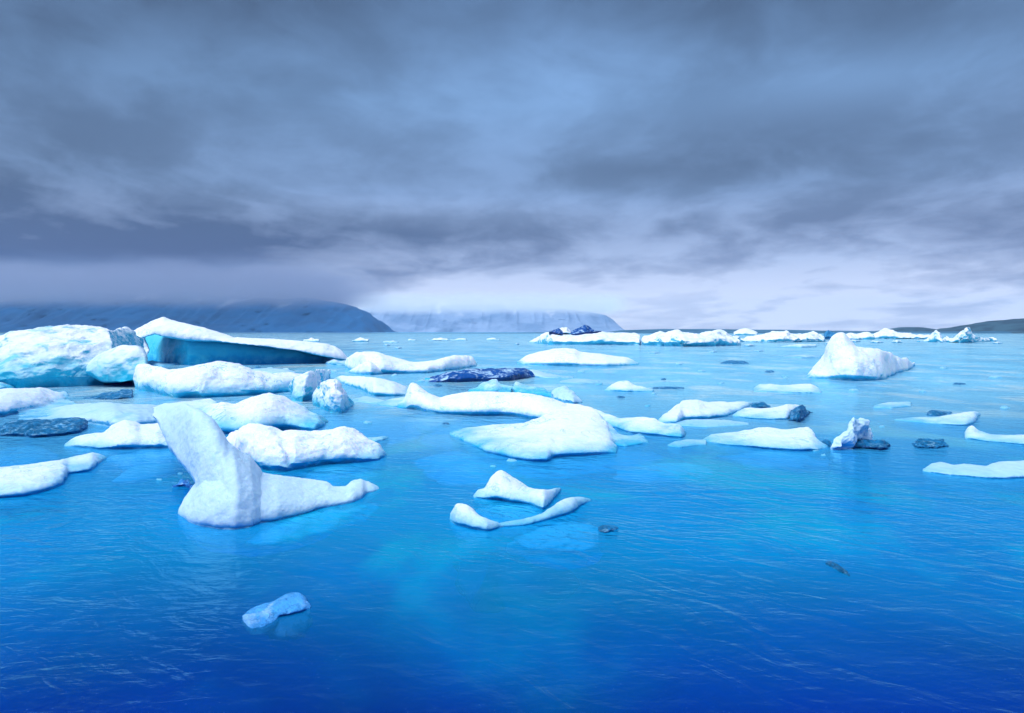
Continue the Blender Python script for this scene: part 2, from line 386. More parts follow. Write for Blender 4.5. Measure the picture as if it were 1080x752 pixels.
def lobe(top, bot, e=0.45, T=3.0, a=2.2, b=0.55, keel=0.35, dep=None, back=1.0, z_floor=None, flare=0.04, cut=0.35, lip=0.22):
    """closed loft. Each column runs from the front waterline over the crest to the back waterline and down round the keel."""
    tx, ty = clean(top); bx, by = clean(bot)
    x0, x1 = max(tx[0], bx[0]), min(tx[-1], bx[-1])
    n = int(np.clip((x1-x0)*1.0, 14, 420))
    xs = x0 + (x1-x0)*(0.5-0.5*np.cos(np.linspace(0, math.pi, n)))*0.35 + (x1-x0)*np.linspace(0, 1, n)*0.65
    yt = np.interp(xs, tx, ty); yb = np.interp(xs, bx, by)
    ker = np.array([1,2,3,2,1.])/9
    if n > 24:
        sm = lambda q: np.convolve(np.pad(q, 2, mode='edge'), ker, 'valid')
        yt, yb = sm(yt), sm(yb)
    yb = np.maximum(yb, yt+0.25)
    db = CAM_H*F/(yb-HY) if dep is None else np.interp(xs, [d[0] for d in dep], [d[1] for d in dep])
    zb = CAM_H - (yb-HY)*db/F
    dt0 = np.where(yt > HY+1.5, CAM_H*F/np.maximum(yt-HY, 1.5), 1e9)
    wid = np.minimum(T, (1-e)*np.maximum(dt0-db, 0.02))
    wid = np.maximum(wid, 0.02)
    # round the plan of the ends
    u = np.clip(np.minimum(xs-x0, x1-xs)/((x1-x0)*0.12), 0, 1)
    dr = db + wid
    zc = CAM_H - (yt-HY)*dr/F
    zc = np.maximum(zc, zb+0.01)
    tb = (0.25*wid + 1.0*np.maximum(zc, 0.08))*back*(0.35+0.65*np.sqrt(u))
    K1, K2 = 12, 8
    V, idx = [], []
    for i in range(n):
        col = []
        notch = zb[i] <= 0.03 and cut > 0
        q0 = lip if notch else 0.0
        if notch:
            hc = zc[i]-zb[i]; cc = min(cut*hc, wid[i]*0.5+tb[i]*0.3)
            col += [(db[i]+cc, 0.0), (db[i]+cc*0.55, q0*hc*0.45)]
        else:
            col += [(db[i]+0.02, zb[i]-0.004), (db[i]+0.01, zb[i]-0.002)]
        for k in range(K1+1):
            s = k/K1; s = s*s*(1.5-0.5*s) if k < K1 else 1.0
            col.append((db[i]+wid[i]*s, zb[i]+(zc[i]-zb[i])*(q0+(1-q0)*(1-(1-s)**a)**b)))
        zlow = 0.0 if zb[i] <= 0.03 else zb[i]
        for k in range(1, K2+1):
            s = k/K2
            col.append((dr[i]+tb[i]*s, zlow+(zc[i]-zlow)*(1-s**2.0)**0.8))
        if zb[i] <= 0.03:
            kk = keel*(0.35+0.65*u[i])
            col.append((dr[i]+tb[i]*0.95, -kk*0.6)); col.append((dr[i]+tb[i]*0.6, -kk))
            col.append((db[i]+wid[i]*0.4+0.05, -kk)); col.append((db[i]-flare, -kk*0.55)); col.append((db[i]-flare*0.5, -kk*0.15))
        else:
            hh = min(0.12, zb[i]*0.3)
            col += [(dr[i]+tb[i]*0.9, zlow-hh*0.5), (dr[i]+tb[i]*0.6, zlow-hh), (db[i]+wid[i]*0.5, zlow-hh), (db[i]+wid[i]*0.25, zlow-hh*0.7), (db[i]+wid[i]*0.08, zlow-hh*0.3)]
        idx.append(len(V))
        V += [((xs[i]-540)/F*d, d, zz) for d, zz in col]
    Mn = K1+1+K2+5+2
    Fc = []
    for i in range(n-1):
        for k in range(Mn):
            k2 = (k+1) % Mn
            Fc.append((idx[i]+k, idx[i]+k2, idx[i+1]+k2, idx[i+1]+k))
    Fc.append(tuple(idx[0]+k for k in range(Mn))[::-1]); Fc.append(tuple(idx[-1]+k for k in range(Mn)))
    return V, Fc

def ice(name, label, cat, lobes, mat, group=None, parent=None, amp=1.0, vox=None, seed=1, crag=0.0, smooth=2, origin=None):
    V, Fc = [], []
    for L in lobes:
        v, f = lobe(*L[:2], **(L[2] if len(L) > 2 else {}))
        o = len(V); V += v; Fc += [tuple(q+o for q in ff) for ff in f]
    A = np.array(V)
    d = np.median(A[:, 1])
    vx = vox or max(0.016, d/F*0.95)
    me = bpy.data.meshes.new('tmp'); me.from_pydata([tuple(v) for v in V], [], Fc); me.update()
    ob = bpy.data.objects.new('tmp', me); C.objects.link(ob)
    rm = ob.modifiers.new('r', 'REMESH'); rm.mode = 'VOXEL'; rm.voxel_size = vx
    if smooth:
        s_ = ob.modifiers.new('s', 'SMOOTH'); s_.factor = 0.5; s_.iterations = smooth
    dg = bpy.context.evaluated_depsgraph_get()
    me2 = bpy.data.meshes.new_from_object(ob.evaluated_get(dg))
    bpy.data.objects.remove(ob); bpy.data.meshes.remove(me)
    nv = len(me2.vertices)
    co = np.empty(nv*3); me2.vertices.foreach_get('co', co); co = co.reshape(-1, 3)
    no = np.empty(nv*3); me2.vertex_normals.foreach_get('vector', no); no = no.reshape(-1, 3)
    up = A[A[:, 2] > 0]
    H = max(0.1, (A[:, 2].max()))
    size = min(np.ptp(A[:, 0]), H*2.2)
    tot = np.zeros(nv)
    sc, am = size*0.6, H*0.075*amp
    q = 0
    while sc > vx*1.9 and q < 8:
        nn = vnoise(co+np.array([0, 0, 7.3*seed]), sc, seed*13+q)
        tot += am*(nn if q % 2 == 0 else nn*0.8)
        if q >= 2: tot += -0.35*am*(np.abs(vnoise(co*np.array([1,1,1.6]), sc*0.9, seed*19+q+80))-0.25)
        if crag: tot -= crag*am*1.6*np.abs(vnoise(co, sc*1.3, seed*17+q+50))
        sc *= 0.5; am *= 0.62; q += 1
    wv = sum(np.stack([vnoise(co, size*f_, seed*23+11), vnoise(co, size*f_, seed*23+12), 0*co[:, 0]], 1)*size*f_*0.13 for f_ in (0.4, 0.17, 0.07))
    co2 = co + no*tot[:, None] + wv*min(1.0, amp)
    base = co.mean(axis=0); base[2] = 0.0
    if origin is not None: base = np.array(origin)
    co2 -= base
    me2.vertices.foreach_set('co', co2.ravel()); me2.update()
    me2.polygons.foreach_set('use_smooth', [True]*len(me2.polygons))
    me2.materials.clear(); me2.materials.append(M[mat] if isinstance(mat, str) else mat)
    me2.name = name
    o = bpy.data.objects.new(name, me2); C.objects.link(o)
    if parent is not None:
        o.parent = parent; o.location = base - np.array(parent.location)
    else:
        o.location = base
    tag(o, label, cat if parent is None else None, group)
    return o

def part(name, parent, lobes, mat, **kw):
    return ice(name, kw.pop('label', None), None, lobes, mat, parent=parent, **kw)

def slab(name, parent, outline, z, th, mat, seed=5, amp=0.06):
    """ice lying under the surface: a lens-shaped slab of the given plan, outline in photo pixels on the level z"""
    pts = np.array([W0(px, py, z)[:2] for px, py in outline])
    c = pts.mean(axis=0)
    # resample the outline
    P = []
    for i in range(len(pts)):
        a, b = pts[i], pts[(i+1) % len(pts)]
        for k in range(8): P.append(a+(b-a)*k/8)
    P = np.array(P)
    for _ in range(6): P = (np.roll(P, 1, 0)+P*2+np.roll(P, -1, 0))/4
    size = np.ptp(pts, axis=0).max()
    n = len(P); V = []
    rings = [0.02,0.2,0.4,0.6,0.75,0.88,0.96,1.0]
    for r in rings:
        V += [(c[0]+(p[0]-c[0])*r, c[1]+(p[1]-c[1])*r, z-th*2.2*(r**3)) for p in P]
    for r in rings[::-1][1:]:
        V += [(c[0]+(p[0]-c[0])*r, c[1]+(p[1]-c[1])*r, z-th*2.2*(2.2-r**3)) for p in P]
    V = np.array(V)
    V += (np.stack([vnoise(V, size*0.15, seed), vnoise(V, size*0.15, seed+1), 0.5*vnoise(V, size*0.12, seed+2)], 1)*size*amp*np.array([1,1,0.5]))
    V[:, 2] = np.minimum(V[:, 2], -0.012)
    R_ = len(rings)*2-1
    Fc = [(j*n+i, j*n+(i+1) % n, (j+1)*n+(i+1) % n, (j+1)*n+i) for j in range(R_-1) for i in range(n)]
    Fc.append(tuple(range(n))[::-1]); Fc.append(tuple((R_-1)*n+i for i in range(n)))
    if parent is not None: V = V - np.array(parent.location)
    return mesh_obj(name, V, Fc, M[mat], parent)

G_NEAR = 'ice adrift in the foreground'
G_MID = 'ice floes crowding the middle of the lagoon'
G_FAR = 'icebergs and floes along the far side of the lagoon'

# --- big dome iceberg, far left
A_ = ice('iceberg', 'massive rounded teal streaked iceberg at far left, tallest on the left shoreline side', 'iceberg', [
    ([(-60,358),(-30,352),(0,350),(10,345),(40,341),(73,340),(109,343),(125,346),(142,347),(152,356)],
     [(-60,412),(0,410),(15,410),(80,408),(120,406),(152,392)], dict(T=5.0, a=2.0, b=0.72, keel=1.2, cut=0.06, lip=0.15)),
    ], 'big', G_MID, seed=3, amp=0.9, crag=0.5)
A_['label'] = 'massive rounded teal streaked iceberg cut by the left picture edge'

part('ice_lobe', A_, [
    ([(92,385),(98,379),(115,371),(130,366),(143,366),(150,371),(152,380)],
     [(92,392),(110,402),(130,404),(146,399),(152,386)], dict(T=1.8, a=2.4, b=0.6, keel=0.8, dep=[(92,37),(152,36.5)], back=2.5)),
    ], 'big', seed=4, amp=0.7, label='smooth rounded lobe low on the right flank')
# --- tabular berg with blue face and snow cap
B_ = ice('iceberg', 'long wedge iceberg with sheer blue face under thick white snow cap', 'iceberg', [
    ([(143,352),(150,350),(163,349),(198,353),(239,357),(275,361),(317,366),(353,373),(364,378)],
     [(143,372),(151,381),(198,385),(263,384),(340,382.3),(364,380.3)], dict(T=3.5, a=3.0, b=0.30, keel=1.5, cut=0.0)),
    ], 'face', G_MID, seed=5, amp=0.35)
part('snow_cap', B_, [
    ([(140,352),(144,347),(154,341),(162,337),(168,335),(172,333.5),(180,337),(195,341),(222,347),(244,353),(246,354.5),(250,353.5),(270,355),(295,357),(317,359),(340,362),(353,365),(360,369),(366,377)],
     [(140,362),(148,357),(163,352),(198,357),(239,361),(275,365),(317,370),(353,377),(366,380)],
     dict(dep=[(140,61),(198,60.2),(263,61),(340,64),(366,66)], T=3.2, a=2.0, b=0.55, back=0.6)),
    ([(142,348),(147,346),(152,350),(156,360),(157,368)], [(142,380),(146,380),(152,378),(156,372),(157,369)],
     dict(dep=[(142,60.5),(157,60.5)], T=2.0, b=0.6)),
    ], 'cap', seed=6, amp=0.5, label='thick white snow cap overhanging the blue face')
ice('ice_chunk', 'low white shards afloat at right tip of the long wedge iceberg', 'floating ice', [
    ([(343,381),(350,378.5),(354,379),(358,381),(364,380),(371,382)], [(343,383.5),(355,385.5),(371,385)], dict(e=0.7))], 'snow_far', G_MID, seed=7, crag=0.8, amp=2)
ice('ice_chunk', 'thin white shards afloat before the blue face of wedge iceberg', 'floating ice', [
    ([(152,381.5),(160,380),(170,382),(180,383.2),(188,381),(196,380.3)], [(152,384),(168,386),(182,385.5),(196,383)], dict(e=0.5))], 'snow_far', G_MID, seed=8, crag=0.8, amp=1.5)

# --- long white saddle berg in front
C_ = ice('iceberg', 'long smooth white saddle shaped iceberg lying before the wedge iceberg', 'iceberg', [
    ([(137,396),(140,388),(145,385),(152,384.5),(168,388),(185,391.5),(196,389),(206,386),(218,383),(229,381.5),(240,382),(250,383.5),(260,387),(268,391),(286,394.5),(300,394),(312,394),(322,396),(330,400)],
     [(137,401),(141,407),(148,412),(172,417),(187,420),(211,420),(237,418),(257,418),(275,417),(309,413),(330,409)], dict(e=0.5, T=2.2, a=2.2, b=0.6, keel=0.6)),
    ([(196,399),(215,395),(240,398),(262,402),(280,401),(300,402),(312,404)], [(196,419),(215,420),(240,418.5),(262,417.5),(312,413)], dict(e=0.6, T=1.1, b=0.6)),
    ], 'snow', G_MID, seed=9, amp=0.8)
slab('submerged_foot', C_, [(142,412),(200,424),(262,426),(300,418),(290,412),(200,414)], -0.06, 0.2, 'sub', 3)
ice('ice_chunk', 'upright pointed white ice block leaning right beside the saddle iceberg', 'ice block', [
    ([(308,404),(312,397),(325,391),(338,388),(347,385.5),(346,391),(348,397)], [(308,418),(313,423),(322,425),(333,421),(340,412),(348,399)], dict(T=0.9, e=0.75, a=2.6, b=0.5))],
    'snow', G_MID, seed=11, amp=1.0, crag=0.4)
ice('ice_chunk', 'round shouldered white ice block right of the pointed leaning block', 'ice block', [
    ([(331,416),(335,405),(340,401),(347,399.5),(353,398.5),(357,402),(360,408),(366,416),(372,422),(375,426)], [(331,429),(338,434),(350,437),(361,437),(368,432),(375,428)], dict(T=1.2, e=0.7, a=2.4, b=0.55))],
    'snow', G_MID, seed=12, amp=1.2, crag=0.5)
ice('ice_chunk', 'dark blue sliver with white crest afloat below the teal iceberg', 'floating ice', [
    ([(86,419),(100,417.5),(110,414),(118,412.5),(124,413.5),(128,410),(133,411),(140,410)], [(86,420.5),(105,421),(120,421.5),(140,420)], dict(e=0.6))], 'dark', G_MID, seed=14, crag=1.0, amp=1.4)

# --- mid left mound and the ones round the swan-necked berg
ice('iceberg', 'smooth white mound iceberg behind the swan necked foreground iceberg', 'iceberg', [
    ([(208,436),(216,430),(234,423.5),(244,426),(250,427),(258,423),(265,420),(275,417),(286,414.5),(296,417),(312,426),(327,434),(340,439),(347,443)],
     [(208,454),(230,458),(265,458),(301,454),(335,454),(340,449),(347,445)], dict(e=0.62, T=2.0, a=2.0, b=0.65))], 'snow', G_MID, seed=15, amp=0.6)
ice('ice_floe', 'thin flat white floe ending left of the smooth mound iceberg', 'ice floe', [
    ([(140,429),(162,428),(190,424),(210,422),(222,420.5),(229,424)], [(140,433),(162,435),(190,436),(229,433)], dict(e=0.4))], 'floe', G_MID, seed=16, amp=0.6)
F_ = ice('iceberg', 'creased white whaleback iceberg right of the swan necked iceberg', 'iceberg', [
    ([(236,464),(241,457),(252,450),(262,446),(274,446.5),(286,448.5),(295,453),(302,455)], [(236,480),(250,488),(272,495),(290,497),(302,497)], dict(e=0.62, T=1.6, a=2.2, b=0.6)),
    ([(292,458),(300,452.5),(312,453),(327,455),(345,453),(361,451),(372,453.5),(383,458),(395,467),(403,474),(409,479)],
     [(292,496),(312,496.5),(326,493.5),(345,491),(365,490),(385,488),(399,485.8),(409,481)], dict(e=0.58, T=1.6, a=2.2, b=0.6)),
    ([(276,474),(284,466),(296,468),(306,478),(314,490)], [(276,495),(296,498),(308,497.5),(314,494)], dict(e=0.6, T=0.5))],
    'white', G_NEAR, seed=17, amp=0.9, crag=0.25)
part('ice_spur', F_, [([(388,461),(396,461.5),(404,460),(410,461)], [(388,466),(396,466),(404,464.5),(410,462)], dict(e=0.5))], 'floe', seed=18)
slab('submerged_foot', F_, [(290,492),(330,502),(380,498),(405,486),(380,484),(310,488)], -0.05, 0.12, 'sub', 6)

I_ = ice('ice_floe', 'white knobbly mound floe left of the swan necked iceberg', 'ice floe', [
    ([(71,469),(84,461),(98,458.5),(110,458),(115,452),(120,448),(134,443),(142,445),(148,448.5),(158,447),(167,445.5),(174,449),(182,454)],
     [(71,470),(90,472.5),(103,474),(140,474),(182,473)], dict(e=0.6, T=1.6, a=2.2, b=0.6))], 'floe', G_MID, seed=19, amp=0.9)
slab('submerged_foot', I_, [(76,468),(100,478),(150,483),(190,482),(195,472),(120,466)], -0.04, 0.12, 'sub', 8)
ice('ice_floe', 'flat white layered floe under the teal iceberg at left edge', 'ice floe', [
    ([(-30,412),(0,411),(14,409.5),(43,408.5),(49,411),(58,413),(70,414),(72,417)], [(-30,443),(0,440),(24,435),(50,429),(66,423),(72,419)], dict(e=0.22, keel=0.3)),
    ([(20,428),(40,424),(60,421),(72,423),(84,426)], [(20,437),(45,434),(70,431),(84,429)], dict(e=0.25))], 'floe', G_MID, seed=21, amp=0.7)
ice('ice_chunk', 'small rounded white lump on left edge behind the layered floe', 'ice block', [
    ([(-20,400),(0,398.5),(8,400),(14,404),(16,408)], [(-20,412),(0,411.5),(16,410)], dict(e=0.6))], 'snow', G_MID, seed=22)
ice('ice_floe', 'pale blue awash floe sheet stretching beyond the dark gritty ice', 'ice floe', [
    ([(20,438),(60,430),(89,425.5),(110,424.5),(130,426),(155,426.5),(176,430)], [(20,444),(60,443),(92,446),(120,452),(145,450),(176,444)], dict(e=0.04, b=0.4, keel=0.15))], 'wet', G_MID, seed=23, amp=0.8)
ice('ice_chunk', 'dark blue gritty ice slab by the left edge', 'floating ice', [
    ([(-10,452),(0,450),(10,444),(31,442.5),(60,441),(78,439.5),(90,440),(93,446)], [(-10,459),(0,460),(28,460.5),(31,462.5),(60,460.5),(85,457),(93,452)], dict(e=0.6))], 'dark', G_MID, seed=24, crag=0.9, amp=1.3)
M_ = ice('ice_floe', 'flat white tongue floe pointing right from left edge, nearest on left', 'ice floe', [
    ([(-40,497),(0,493.5),(29,491),(60,486.5),(84,480.5),(98,477.5),(106,479),(112,482)], [(-40,530),(0,526),(24,524),(42,520),(57,515.5),(67,510),(72,500),(84,499),(96,497),(104,489),(112,483.5)],
     dict(e=0.4, a=2.6, b=0.4, keel=0.3))], 'floe', G_NEAR, seed=25, amp=0.7)

# --- the swan-necked berg in front
G_ = ice('iceberg', 'granular pale blue swan necked iceberg with low arm, largest in foreground', 'iceberg', [
    ([(160,436),(163,430.5),(170,426.5),(189,425),(202,429),(212,434),(222,441),(230,449),(241,467),(252,476),(264,483),(272,494),(279,514)],
     [(160,438),(164,442),(170,452),(176,461),(179,470),(189,483),(196,492),(204,505),(212,521),(225,543),(240,556),(248,557.5),(264,554),(274,550),(279,546)],
     dict(dep=[(160,14.2),(180,12.9),(196,11.8),(204,11.35),(212,11.05),(225,10.75),(240,10.5),(248,10.41),(264,10.6),(274,10.8),(279,11.0)], T=1.25, e=0.2, a=2.0, b=0.62, back=0.9, keel=0.5, cut=0.05, lip=0.08)),
    ([(190,539),(195,528),(200,521),(206,512),(215,500),(230,496),(245,500),(264,512)], [(190,542),(202,551),(212,555),(228,557.5),(248,558),(262,555)], dict(e=0.62, T=0.9, a=2.4, b=0.6, keel=0.4, cut=0.1, lip=0.12)),
    ([(268,497),(282,501.5),(310,505),(342,509.5),(348,514),(362,513),(368,507),(378,504.5),(390,507),(400,512)],
     [(268,551),(292,549),(321,541),(347,534.5),(370,530),(379,526),(383,521),(392,519),(400,516)], dict(e=0.5, T=1.3, a=2.4, b=0.55, keel=0.3, cut=0.15, lip=0.12)),
    ], 'grain', G_NEAR, seed=26, amp=0.34, vox=0.015, smooth=10)
part('ice_curl', G_, [([(184,513),(187,506),(192,503),(198,503),(204,508)], [(184,515),(190,513.5),(196,516),(204,520)], dict(e=0.7, T=0.2))], 'clear', seed=27, crag=1.2, amp=2, label='ragged glassy curl on left flank')
slab('submerged_foot', G_, [(196,548),(240,562),(300,556),(370,534),(396,518),(340,520),(240,540)], -0.04, 0.12, 'sub', 9)

# --- centre: mound with tail, flat floe, dark slab
ice('iceberg', 'white mound iceberg with long low tail right of wedge iceberg', 'iceberg', [
    ([(366,378),(374,372.5),(384,370),(399,371),(415,376),(428,380),(438,382),(448,381.5),(459,380.5),(470,377),(480,374.5),(492,374.5),(499,376),(502,382)],
     [(366,389),(385,394),(402,395),(454,393.5),(480,390),(502,386.5)], dict(e=0.5, T=3)),
    ([(370,391),(380,384),(389,380.5),(397,385),(405,392)], [(370,393.8),(389,396),(405,394.5)], dict(e=0.7, T=1))], 'white', G_MID, seed=28, amp=0.8)
ice('ice_floe', 'flat white leaf shaped floe just right of the two ice blocks', 'ice floe', [
    ([(352,399),(358,396.5),(376,396.5),(397,398),(417,403),(428,408),(436,412)], [(352,401),(366,406),(384,413),(394,418.5),(415,418.5),(436,416)], dict(e=0.3))], 'floe', G_MID, seed=29, amp=0.6)
ice('ice_floe', 'low pale lens floe touching the forked floe left horn', 'ice floe', [
    ([(398,425),(412,421),(428,418.5),(438,420)], [(398,427),(414,429.5),(438,428)], dict(e=0.35))], 'floe', G_MID, seed=30, amp=0.6)
Q_ = ice('ice_floe', 'large forked white floe in the centre with curved arms and horn', 'ice floe', [
    ([(418,426),(428,420),(431,408),(434,403.5),(440,405),(451,414),(464,419.5),(477,416),(490,413.5),(516,413),(547,414.5),(570,417),(583,420.5),(600,427)],
     [(418,430),(440,433),(454,436),(495,439),(530,439),(544,440),(560,444),(572,445),(600,446)], dict(e=0.5, T=2.0, a=2.4, b=0.5)),
    ([(475,456),(482,453.5),(489,452),(520,449),(553,446.5),(571,441),(587,431),(593,426),(610,428),(625,431.5),(640,446),(650,474)],
     [(475,458),(490,466),(504,473),(520,479),(538,484),(560,487),(576,487.5),(584,483),(600,482),(624,480.5),(650,478)], dict(e=0.32, T=9, a=2.6, b=0.42, keel=0.4)),
    ([(596,428),(612,429),(625,433),(647,451),(653,457),(662,459.5),(669,459.5),(674,457),(679,460),(683,465.5)],
     [(596,470),(620,471),(638,470),(660,471),(672,469),(683,467)], dict(e=0.3, T=6, a=2.4, b=0.5)),
    ([(596,426),(612,428),(625,431),(640,436.5),(653,441),(673,440),(690,441),(703,448),(710,447),(717,448),(722,455)],
     [(596,440),(625,444),(640,449),(651,453),(665,457),(690,460),(718,462.5),(722,459)], dict(e=0.55, T=2.0, a=2.2, b=0.5)),
    ], 'white', G_NEAR, seed=31, amp=0.45, vox=0.022)
slab('submerged_ledge', Q_, [(440,438),(540,440),(568,446),(500,454),(478,462),(440,452)], -0.08, 0.2, 'sub', 12)
slab('submerged_ledge', Q_, [(500,470),(540,490),(585,492),(655,480),(700,466),(600,470)], -0.06, 0.15, 'sub', 13)
ice('ice_floe', 'white wavy floe joined at tip to the forked floe right arm', 'ice floe', [
    ([(694,443),(702,436),(711,429),(720,423),(728,421.8),(736,421.5),(744,424.3),(773,424),(785,423.5),(794,423.5)],
     [(694,446),(715,447),(720,443),(746,442),(764,440),(782,433.5),(794,426)], dict(e=0.5, T=2.5, a=2.4, b=0.5))], 'floe', G_MID, seed=33, amp=0.7)
ice('ice_floe', 'narrow white floe with dark glassy ice at its right end', 'ice floe', [
    ([(772,437.5),(780,433),(787,430),(800,431),(813,430.5),(824,428),(832,426.3),(843,427),(845,430)],
     [(772,438.8),(791,442),(813,443),(830,443),(837,437),(845,432)], dict(e=0.5))], 'floe', G_MID, seed=34, amp=0.7)
ice('ice_chunk', 'dark glassy ice lump at the right end of the narrow floe', 'floating ice', [
    ([(830,438),(838,428),(846,425),(850,430),(859,433)], [(830,443.5),(843,447),(850,442),(859,436)], dict(e=0.6, T=1.2))], 'dark', G_MID, seed=35, crag=1, amp=1.5)
ice('ice_chunk', 'dark glassy ridge of ice peeping above the narrow floe', 'floating ice', [
    ([(792,426),(800,423.5),(806,424),(813,428)], [(792,429),(802,430.5),(813,430)], dict(e=0.7))], 'dark', G_MID, seed=36, crag=1, amp=1.5)
T_ = ice('ice_floe', 'broad flat white floe with cracked front beside the crystalline ice spire', 'ice floe', [
    ([(741,463),(751,458),(765,456.5),(778,455.5),(796,452),(811,451),(829,454),(843,452),(853,450.5),(857,455),(860,461),(866,467),(873,470)],
     [(741,464.5),(760,469),(778,471),(796,473),(811,474),(840,476),(862,475.5),(873,472.5)], dict(e=0.4, T=3, a=2.4, b=0.45))], 'floe', G_MID, seed=37, amp=0.8, crag=0.2)
slab('submerged_foot', T_, [(745,464),(790,480),(850,482),(885,476),(850,468)], -0.05, 0.12, 'sub', 15)
ice('ice_floe', 'slim white sliver floe left of the broad cracked floe', 'ice floe', [
    ([(704,469),(712,465.5),(725,463.5),(745,464)], [(704,470.5),(718,472),(745,469.5)], dict(e=0.4))], 'floe', G_MID, seed=38)
U_ = ice('ice_chunk', 'jagged crystalline ice spire with dark blue tail', 'ice spire', [
    ([(875,468),(880,461),(886,453),(891,446),(896,437.5),(901,439),(907,438.5),(914,445),(919,453),(924,459)],
     [(875,474),(885,476),(900,475),(912,472),(924,468)], dict(e=0.8, T=0.6))], 'grain', G_MID, seed=39, crag=1.0, amp=1.5)
part('dark_ice_tail', U_, [([(898,463),(908,461.5),(924,461.5),(934,463.5),(941,467)], [(898,473),(915,474),(930,476),(941,474)], dict(e=0.7))], 'dark', seed=40, crag=1.5, amp=2, label='dark blue bristly tail of glassy ice')
part('dark_ice_shard', U_, [([(866,465),(872,463),(877,466)], [(866,468),(877,472)], dict(e=0.7))], 'dark', seed=41, crag=1)
ice('ice_chunk', 'bristly dark blue ice lump afloat alone right of crystalline spire', 'floating ice', [
    ([(960,467),(968,463.5),(975,462),(985,462.5),(995,462),(999,466),(1002,470)], [(960,469),(968,473),(985,473.5),(996,472.5),(1002,471)], dict(e=0.6))], 'dark', G_MID, seed=42, crag=1.5, amp=2)
ice('ice_floe', 'thin white floe with upturned right end above bristly dark lump', 'ice floe', [
    ([(943,442),(964,440),(987,440),(1003,437.5),(1018,435),(1028,433.8),(1034,435)], [(943,443),(970,445.5),(996,448),(1018,449.5),(1027,447),(1034,437.5)], dict(e=0.45))], 'floe', G_MID, seed=43, amp=0.8)
ice('ice_chunk', 'small dark shard behind the thin upturned floe', 'floating ice', [
    ([(977,435),(983,431.5),(990,433),(1005,434)], [(977,438),(988,439),(1005,436)], dict(e=0.5))], 'dark', G_MID, seed=44, crag=1, amp=1.5)
ice('ice_floe', 'white floe with blunt horn cut by right picture edge', 'ice floe', [
    ([(1017,457),(1020,451),(1025,448.5),(1032,454),(1046,458.5),(1062,459),(1080,458.5),(1110,457)], [(1017,463),(1040,466),(1062,467.5),(1080,469.5),(1110,470)], dict(e=0.5))], 'floe', G_MID, seed=45, amp=0.7)
Y_ = ice('ice_floe', 'low grey white floe over dark submerged body near right edge', 'ice floe', [
    ([(973,495.5),(982,489),(993,487.5),(1004,490.5),(1018,489.5),(1040,492),(1053,487.5),(1080,486.5),(1110,486)],
     [(973,497),(995,500.5),(1018,502.5),(1040,504.5),(1062,505.5),(1080,504),(1110,503)], dict(e=0.35, b=0.45))], 'wet', G_NEAR, seed=46, amp=0.9)
slab('submerged_body', Y_, [(975,496),(998,508),(1052,517),(1085,508),(1120,500),(1040,494)], -0.05, 0.12, 'subdark', 17)
ice('ice_floe', 'small low pale floe above and left of the upturned floe', 'ice floe', [
    ([(921,428),(930,425.5),(938,424.3),(961,423.8)], [(921,430),(940,431),(961,428.5)], dict(e=0.4))], 'floe', G_MID, seed=47)
ice('ice_floe', 'low double humped white floe below the tall pyramid iceberg', 'ice floe', [
    ([(795,409),(800,405.5),(812,405),(826,406.5),(832,406),(845,405),(856,405),(862,408),(866,412)], [(795,413),(830,414.5),(866,415)], dict(e=0.35))], 'floe', G_MID, seed=48)
ice('ice_floe', 'small two peaked white floe right of the forked floe horned chunks', 'ice floe', [
    ([(637,411),(648,404),(655,402),(663,401.5),(669,406.5),(678,408),(689,411)], [(637,412),(660,413.5),(689,413.5)], dict(e=0.6))], 'floe', G_MID, seed=49)
ice('ice_floe', 'broad white turtle back floe below the far berg with dark blocks', 'ice floe', [
    ([(545,382),(555,374.5),(568,371),(584,368),(598,367.5),(606,368),(613,371.5),(633,373),(648,375.5),(660,376.7),(668,380),(674,383)],
     [(545,384),(580,386),(606,386.7),(640,386.5),(674,384.5)], dict(e=0.4, T=9))], 'white', G_MID, seed=50, amp=0.5)
D_ = ice('ice_floe', 'flat navy blue dark ice slab behind the forked floe', 'ice floe', [
    ([(450,399),(464,394),(477,390),(505,388.5),(530,388),(553,387),(562,391),(575,394)], [(450,403),(480,403.5),(513,402.5),(540,402),(575,396)], dict(e=0.16, a=3, b=0.4))], 'black', G_MID, seed=51, amp=1.5, crag=1.0)
part('white_ledge', D_, [([(448,398.5),(470,397.8),(490,397.2),(514,397.5)], [(448,400.5),(475,400.8),(514,400)], dict(e=0.6, dep=None))], 'snow', seed=52, label='thin white ledge along the front of the slab')
part('white_ledge', D_, [([(552,391),(562,389.5),(576,393),(590,396),(605,397)], [(552,396.5),(570,398.5),(605,399)], dict(e=0.35))], 'wet', seed=53, crag=0.5)
ice('ice_chunk', 'rough grey white chunk in front of navy slab, left of two', 'ice block', [
    ([(495,412),(503,407),(511,402),(519,399.5),(524,399),(528,404),(541,408)], [(495,413.5),(520,415),(541,415)], dict(e=0.7))], 'snow', G_MID, seed=54, crag=1.0, amp=1.5)
ice('ice_chunk', 'low wedge shaped chunk between rough chunk and dark edged boulder', 'ice block', [
    ([(541,406),(544,401.5),(551,404.5),(560,407),(572,409),(583,413)], [(541,415),(560,416.5),(583,419)], dict(e=0.65))], 'snow', G_MID, seed=55, crag=0.8, amp=1.4)
ice('ice_chunk', 'round ice boulder with dark blue right edge behind forked floe', 'ice block', [
    ([(581,414),(584,409),(593,405.5),(600,407.5),(606,414),(613,423)], [(581,421),(595,425.5),(605,427),(613,425)], dict(e=0.7))], 'wet', G_MID, seed=56, crag=0.8, amp=1.4)
